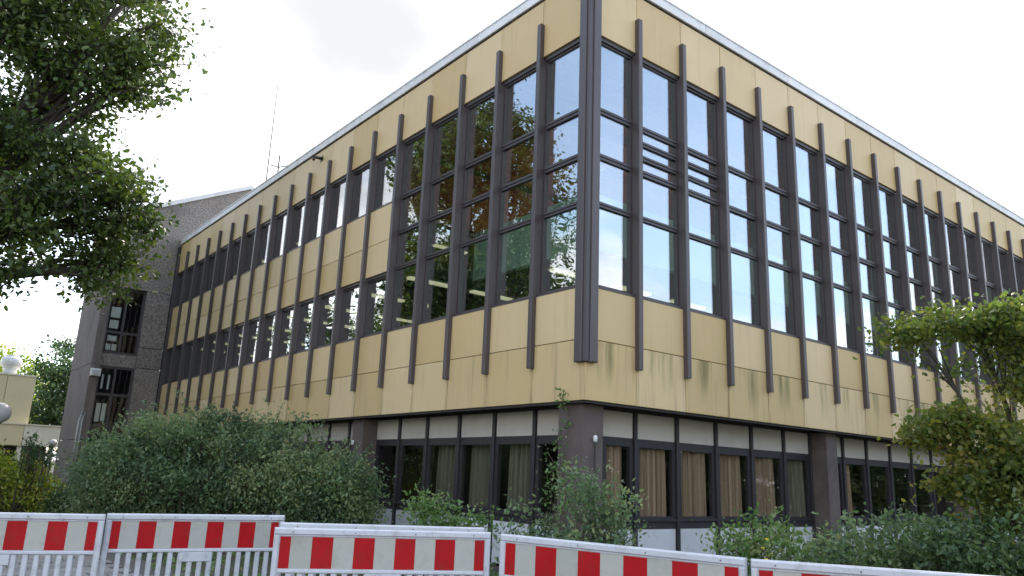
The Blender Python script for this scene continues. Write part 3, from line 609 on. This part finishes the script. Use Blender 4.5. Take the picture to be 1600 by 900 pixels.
def tree(name, label, cat, base, lobes, rng_seed, leafmat, leaf, per, sig, trunk_h, trunk_r, barkmat, flat=0.6, shell=2.4, group=None, sprigs=True, lean=(0, 0), up=0.5, tube_seg=6, width=0.55):
    """lobes: (centre, radii, clumps). Limbs go from the trunk to each lobe, branches from limb to clump, leaves round every clump."""
    rng = np.random.default_rng(rng_seed)
    t = thing(name, label, cat, base, 0, group)
    base = np.array(base, float); top = base+np.array([lean[0], lean[1], trunk_h])
    tb = MB(); tp = [Vector(p)-Vector(base) for p in curve_pts(base, top, rng, 6, 0.03)]
    tb.tube(tp, [trunk_r*(1.25 if i == 0 else 1-0.1*i) for i in range(6)], 10)
    P = []; T = []
    for c, rad, ncl in lobes:
        c = np.array(c, float); rad = np.array(rad, float)
        limb = curve_pts(base+(top-base)*rng.uniform(0.72, 1.0), c, rng, 7, 0.07)
        lr = trunk_r*0.5
        tb.tube([Vector(p)-Vector(base) for p in limb], [lr*(1-0.11*i) for i in range(7)], 8)
        for _ in range(ncl):
            q = rng.normal(size=3); q /= np.linalg.norm(q); q *= rng.uniform(0.12, 1)**(1/shell)
            cc_ = c+q*rad
            br = curve_pts(limb[rng.integers(3, 7)], cc_, rng, 5, 0.08)
            br_r = trunk_r*rng.uniform(0.10, 0.18)
            tb.tube([Vector(p)-Vector(base) for p in br], [br_r*(1-0.19*i) for i in range(5)], tube_seg)
            k = int(per*rng.uniform(0.55, 1.35)); s = sig*rng.uniform(0.7, 1.3)
            g = rng.normal(size=(k, 3))*np.array([s, s, s*flat])
            tone_clump = np.clip(rng.normal(0.45, 0.22), 0, 1)
            P.append(cc_+g); T.append(np.full(k, tone_clump))
            # leaves along the branch, and a few outlying sprigs
            kb = k//5; tt = rng.uniform(0.45, 1, kb); seg = br[0]+(br[-1]-br[0])*tt[:, None]
            P.append(seg+rng.normal(size=(kb, 3))*s*0.45); T.append(np.full(kb, tone_clump))
            if sprigs:
                for _s in range(3):
                    d = rng.normal(size=3); d[2] *= 0.5; d /= np.linalg.norm(d); e = cc_+d*s*rng.uniform(1.6, 2.8)
                    tb.tube([Vector(cc_)-Vector(base), Vector((cc_+e)/2)-Vector(base)+Vector((0, 0, 0.04)), Vector(e)-Vector(base)], [br_r*0.30, br_r*0.2, br_r*0.08], 4)
                    kk = max(k//12, 4); u = rng.uniform(0.3, 1.05, kk)[:, None]
                    P.append(cc_+(e-cc_)*u+rng.normal(size=(kk, 3))*s*0.14); T.append(np.full(kk, tone_clump))
    P = np.concatenate(P); T = np.concatenate(T)
    keep = P[:, 2] > base[2]+0.03; P = P[keep]; T = T[keep]
    part('trunk', tb, barkmat, t, smooth=True)
    leaf_object('crown', P, leaf, rng, leafmat, t, up=up, width=width, tone_c=T, loc=base)
    return t
# the oak over the path: trunk just out of view, limbs reaching towards the building
tree('oak_tree', 'tall oak with spreading leafy limbs in front of the stair tower', 'tree', (-8.9, 14.6, 0), [
    ((-7.6, 13.0, 13.2), (2.2, 2.2, 1.9), 34), ((-5.2, 12.8, 13.6), (1.3, 1.8, 1.7), 26), ((-4.55, 12.9, 11.8), (0.9, 1.5, 0.9), 16), ((-6.2, 13.2, 11.2), (1.5, 1.8, 1.3), 20),
    ((-7.4, 13.2, 9.6), (1.5, 1.7, 1.2), 18), ((-5.3, 12.9, 8.6), (1.4, 1.6, 0.95), 22), ((-4.35, 12.9, 7.6), (0.9, 1.4, 1.0), 16), ((-6.4, 13.2, 7.4), (1.4, 1.6, 1.0), 20),
    ((-4.6, 13.0, 6.3), (0.75, 1.1, 0.6), 9), ((-6.9, 13.3, 5.9), (0.8, 1.2, 0.6), 7), ((-7.8, 15.6, 16.2), (3.2, 3.2, 2.0), 34), ((-11.2, 15.6, 12.8), (2.6, 2.8, 2.8), 36), ((-10.8, 16.4, 8.6), (2.6, 2.8, 2.2), 30), ((-5.6, 16.8, 14.6), (2.4, 2.2, 2.6), 26),
    ((-6.6, 17.6, 9.5), (2.6, 2.2, 2.2), 24)],
    11, M['oak_leaf'], 0.145, 105, 0.37, 6.0, 0.42, M['bark'], flat=0.62)
# other trees of the street, seen as reflections in the glass
def plain_tree(x, y, h, r, seed, mat, label, dens=1.0, group=None, low=0.42, name='deciduous_tree'):
    rng = np.random.default_rng(seed); lob = []
    for i in range(7):
        a = i*2.4+rng.uniform(0, 1); f_ = rng.uniform(0.3, 0.6); zz = h*(low+(0.87-low)/6*i)
        lob.append(((x+math.cos(a)*r*f_, y+math.sin(a)*r*f_, zz), (r*0.55, r*0.55, h*0.15), int(13*dens)))
    return tree(name, label, 'tree', (x, y, 0), lob, seed, mat, 0.20, 110, 0.55, h*min(low, 0.38), 0.28, M['bark'], sprigs=False, group=group)
for i, (x, y, h, r) in enumerate([(-15.5, 21, 14, 4.5), (-17, 31, 15, 5), (-20, 12, 12, 4), (-13, 38, 13, 4.5)]):
    plain_tree(x, y, h, r, 40+i, M['oak_leaf'], 'tall street tree facing the long wall, mirrored in its windows', 1.0, 'trees across the path mirrored in the glass')
for i in range(7):
    plain_tree(-15.5-0.8*(i % 3), 3+i*5.2, 4.6, 3.0, 140+i, M['dark_leaf'], 'low dense tree across the path, mirrored in the long wall', 0.9, 'low trees across the path', 0.15)
for i in range(10):
    plain_tree(6+i*4.6, -21+i*1.5+(i % 2)*1.5, 7.2+0.5*(i % 3), 3.4, 60+i, M['dark_leaf'], 'dense low tree across the road, mirrored in the curtained ground floor windows', 0.9, 'trees across the road', 0.15)
for i in range(9):
    plain_tree(8+i*5.0, -28+i*1.6, 7.0, 3.6, 160+i, M['dark_leaf'], 'dense tree in the second row across the road, mirrored low in the glass', 0.9, 'second row of trees across the road', 0.12)
for i, (x, y, h, r) in enumerate([(0.6, 46, 8.6, 2.6), (-2.4, 52, 8.6, 3.0)]):
    plain_tree(x, y, h, r, 80+i, (M['dark_leaf'], M['yellow_leaf'])[i], ('green tree rising between the annex and the stair tower', 'yellowish tree top showing above the annex roof beside the exhaust hood')[i], 1.2)

def shrub(name, label, base, lobes, seed, mat, leaf, per, sig, stem_r=0.025, up=0.45, flat=0.8, shell=2.2, sprigs=True, width=0.5):
    rng = np.random.default_rng(seed); t = thing(name, label, 'shrub' if name != 'sapling' else 'sapling', base)
    base = np.array(base, float); tb = MB(); P = []; T = []
    for c, rad, ncl in lobes:
        c = np.array(c, float); rad = np.array(rad, float)
        for _ in range(ncl):
            q = rng.normal(size=3); q /= np.linalg.norm(q); q *= rng.uniform(0.1, 1)**(1/shell)
            cc_ = c+q*rad
            if cc_[2] < 0.1: continue
            foot = base+np.array([(cc_[0]-base[0])*0.45+rng.normal()*0.1, (cc_[1]-base[1])*0.45+rng.normal()*0.1, 0])
            br = curve_pts(foot, cc_, rng, 4, 0.06); tb.tube([Vector(p)-Vector(base) for p in br], [stem_r, stem_r*0.8, stem_r*0.55, stem_r*0.25], 4)
            k = int(per*rng.uniform(0.6, 1.3)); s = sig*rng.uniform(0.7, 1.3); tc_ = np.clip(rng.normal(0.48, 0.27), 0, 1)
            P.append(cc_+rng.normal(size=(k, 3))*np.array([s, s, s*flat])); T.append(np.full(k, tc_))
            if sprigs and rng.uniform() < 0.8:
                d = rng.normal(size=3); d[2] = abs(d[2])+0.5; d /= np.linalg.norm(d); e = cc_+d*s*rng.uniform(1.8, 3.8)
                tb.tube([Vector(cc_)-Vector(base), Vector(e)-Vector(base)], [stem_r*0.3, stem_r*0.12], 4)
                kk = max(k//10, 5); P.append(cc_+(e-cc_)*rng.uniform(0.2, 1.05, kk)[:, None]+rng.normal(size=(kk, 3))*s*0.12); T.append(np.full(kk, tc_))
    P = np.concatenate(P); T = np.concatenate(T); keep = P[:, 2] > 0.02
    part('stem', tb, M['twig'], t, smooth=True)
    leaf_object('foliage', P[keep], leaf, rng, mat, t, up=up, tone_c=T[keep], loc=base, width=width)
    return t
# the big bush before the long wall
shrub('bush', 'broad dense dark green bush growing before the long wall beside the stair tower', (-4.2, 10.0, 0), [((-4.3, 9.9, 1.05), (0.55, 1.3, 1.05), 52), ((-3.65, 9.3, 1.35), (0.75, 1.3, 1.2), 66)], 101, M['shrub_leaf'], 0.066, 300, 0.20, up=0.9)
shrub('bush', 'tallest part of the dense green hedge bush under the ochre panels of the long wall', (-2.9, 8.4, 0), [((-2.9, 8.4, 1.4), (0.9, 1.6, 1.2), 80), ((-2.15, 7.5, 1.4), (0.75, 1.3, 1.15), 62)], 102, M['shrub_leaf'], 0.066, 300, 0.20, up=0.9)
shrub('bush', 'rounded green bush end leaning against the long wall pillar', (-1.5, 5.8, 0), [((-1.65, 5.9, 1.2), (0.7, 1.1, 1.1), 56), ((-1.35, 4.9, 0.85), (0.55, 0.8, 0.8), 32)], 103, M['shrub_leaf'], 0.066, 280, 0.19, up=0.9)
shrub('bush', 'leafy bush with pale trailing sprays growing against the corner pillar', (-1.2, -1.1, 0), [((-1.25, -1.15, 0.80), (0.48, 0.48, 0.70), 34), ((-0.85, -1.5, 0.90), (0.25, 0.25, 0.55), 12), ((-1.65, -0.75, 0.75), (0.28, 0.28, 0.5), 8), ((-1.2, -1.1, 1.5), (0.35, 0.35, 0.2), 4)], 104, M['shrub_leaf'], 0.058, 82, 0.13, 0.012)
shrub('bush', 'low fresh green bush under the dark ground floor windows of the long wall', (-2.2, 0.55, 0), [((-2.25, 0.6, 0.75), (0.5, 0.35, 0.42), 26), ((-1.75, 0.35, 0.7), (0.4, 0.3, 0.35), 16), ((-2.3, 0.75, 1.15), (0.2, 0.15, 0.30), 5)], 105, M['shrub_leaf2'], 0.06, 66, 0.11, 0.010)
shrub('bush', 'small light green bush with yellow flowers before the white plinth panels', (0.5, -2.78, 0), [((0.45, -2.75, 0.85), (0.38, 0.35, 0.38), 20), ((0.15, -2.55, 0.7), (0.25, 0.25, 0.3), 8)], 106, M['shrub_leaf2'], 0.06, 70, 0.12, 0.010)
shrub('bush', 'low dark green bush beside the second pillar', (2.3, -2.9, 0), [((2.2, -2.9, 0.55), (0.6, 0.5, 0.5), 30), ((2.75, -3.4, 0.75), (0.5, 0.45, 0.5), 28), ((1.4, -3.0, 0.5), (0.5, 0.3, 0.4), 18)], 107, M['shrub_leaf'], 0.065, 80, 0.14, 0.012)
shrub('bush', 'dense dark evergreen bush under the small maple', (1.2, -5.0, 0), [((1.05, -4.7, 0.75), (0.5, 0.5, 0.55), 44), ((1.3, -5.6, 0.8), (0.6, 0.6, 0.6), 46), ((0.9, -4.1, 0.6), (0.4, 0.4, 0.45), 24)], 108, M['dark_leaf'], 0.060, 130, 0.13, 0.012)
shrub('bush', 'bright yellow green bush by the paved path at the foot of the tower', (-5.1, 16.5, 0), [((-4.95, 16.3, 0.75), (0.42, 0.45, 0.62), 40), ((-5.6, 16.8, 0.9), (0.5, 0.5, 0.65), 40), ((-4.5, 15.9, 0.5), (0.32, 0.4, 0.45), 22)], 109, M['yellow_leaf'], 0.085, 130, 0.17)
shrub('bush', 'dark green low bush between the path and the big bush', (-4.2, 15.3, 0), [((-4.2, 15.3, 0.32), (0.32, 0.45, 0.36), 24)], 110, M['dark_leaf'], 0.08, 150, 0.17)
shrub('sapling', 'slim upright sapling with small dark leaves rising from the yellow green bush', (-5.1, 15.9, 0), [((-5.1, 15.9, 1.75), (0.2, 0.22, 0.6), 13), ((-4.8, 15.8, 1.65), (0.28, 0.2, 0.3), 7)], 111, M['dark_leaf'], 0.085, 22, 0.12)
# vine up the corner pillar
rng = np.random.default_rng(7); vn = thing('climbing_vine', 'thin leafy vine climbing the corner pillar up to the soffit', 'vine', (0.20, 0.62, 0.0)); tb = MB(); P = []
for j in range(3):
    yy = 0.62+j*0.16; pts = [(0.215, yy, 0.1)]
    for i in range(1, 12): pts.append((0.205-0.02*rng.uniform(), yy+rng.normal()*0.05, 0.1+i*(0.235, 0.20, 0.17)[j]))
    if j == 0: pts += [(0.12, 0.60, 2.70), (0.04, 0.55, 2.78), (0.02, 0.50, 2.92)]
    tb.tube([(p_[0]-0.20, p_[1]-0.62, p_[2]) for p_ in pts], 0.006, 4)
    for p_ in pts[3:]: P.append(np.array(p_)+rng.normal(size=(11, 3))*np.array([0.03, 0.06, 0.07])-np.array([0.03, 0, 0]))
part('stem', tb, M['twig'], vn); leaf_object('foliage', np.concatenate(P), 0.055, rng, M['shrub_leaf2'], vn, loc=(0.20, 0.62, 0))
# yellow flowers on the small bush
ym = surf('yellow_petal', (0.75, 0.60, 0.03), 0.6, 0.1)
fl = thing('flower_cluster', 'cluster of small bright yellow flowers low on the light green bush', 'flower', (0.18, -2.95, 0.0))
for i in range(7):
    x, y, z = rng.normal(size=3)*0.05; b = MB(); b.tube([(x*0.4, y*0.4, 0.02), (x, y, 0.80+z)], 0.004, 4)
    part('stem', b, M['twig'], fl); b = MB(); b.lathe([(0.006, 0.80+z), (0.026, 0.815+z), (0.02, 0.825+z), (0.004, 0.82+z)], 8, (x, y)); part('bloom', b, ym, fl)
# maple on the right
tree('maple_tree', 'small maple with yellowing leaves before the ochre front', 'tree', (3.0, -4.85, 0), [
    ((2.3, -3.95, 3.62), (0.48, 0.45, 0.18), 11), ((2.5, -4.6, 3.75), (0.5, 0.5, 0.24), 21), ((2.9, -5.2, 3.65), (0.6, 0.6, 0.35), 24), ((2.75, -4.7, 3.1), (0.35, 0.5, 0.3), 7), ((2.9, -5.3, 2.9), (0.5, 0.5, 0.4), 15),
    ((2.38, -4.2, 2.40), (0.50, 0.50, 0.28), 20), ((2.7, -4.9, 2.2), (0.6, 0.6, 0.45), 31), ((2.5, -4.55, 1.7), (0.5, 0.5, 0.38), 24), ((2.9, -5.3, 1.6), (0.6, 0.6, 0.5), 25), ((2.6, -4.8, 1.2), (0.5, 0.5, 0.3), 14)],
    21, M['maple_leaf'], 0.062, 82, 0.145, 1.5, 0.07, M['bark'], flat=0.55, tube_seg=4, width=0.7)
# weeds and ground cover along the kerb and under the bushes
rng = np.random.default_rng(3); n = 26000
gx = rng.uniform(-9.5, 6, n); gy = rng.uniform(-6.5, 20, n)
ok = (gx < -0.3) | (gy < -0.1); dens = np.sin(gx*2.1)*np.cos(gy*1.7)+rng.uniform(-0.4, 1.2, n)
ok &= (dens > 0) & ~((gx < -4.9) & (gy > 1.3)) & ((gy > -2.2-(gx+3.4)*2.1+0.5) | (gx > -1.0)) & (gy > 0.9-(gx+6)*0.9)
P = np.stack([gx[ok], gy[ok], rng.uniform(0.0, 0.16, ok.sum())], 1)
gc = leaf_object('ground_cover', P, 0.10, rng, M['shrub_leaf2'], None, up=0.1, droop=-0.8, width=0.35)
gc['kind'] = 'stuff'; gc['label'] = 'low weeds and ground cover under the bushes'; gc['category'] = 'weeds'
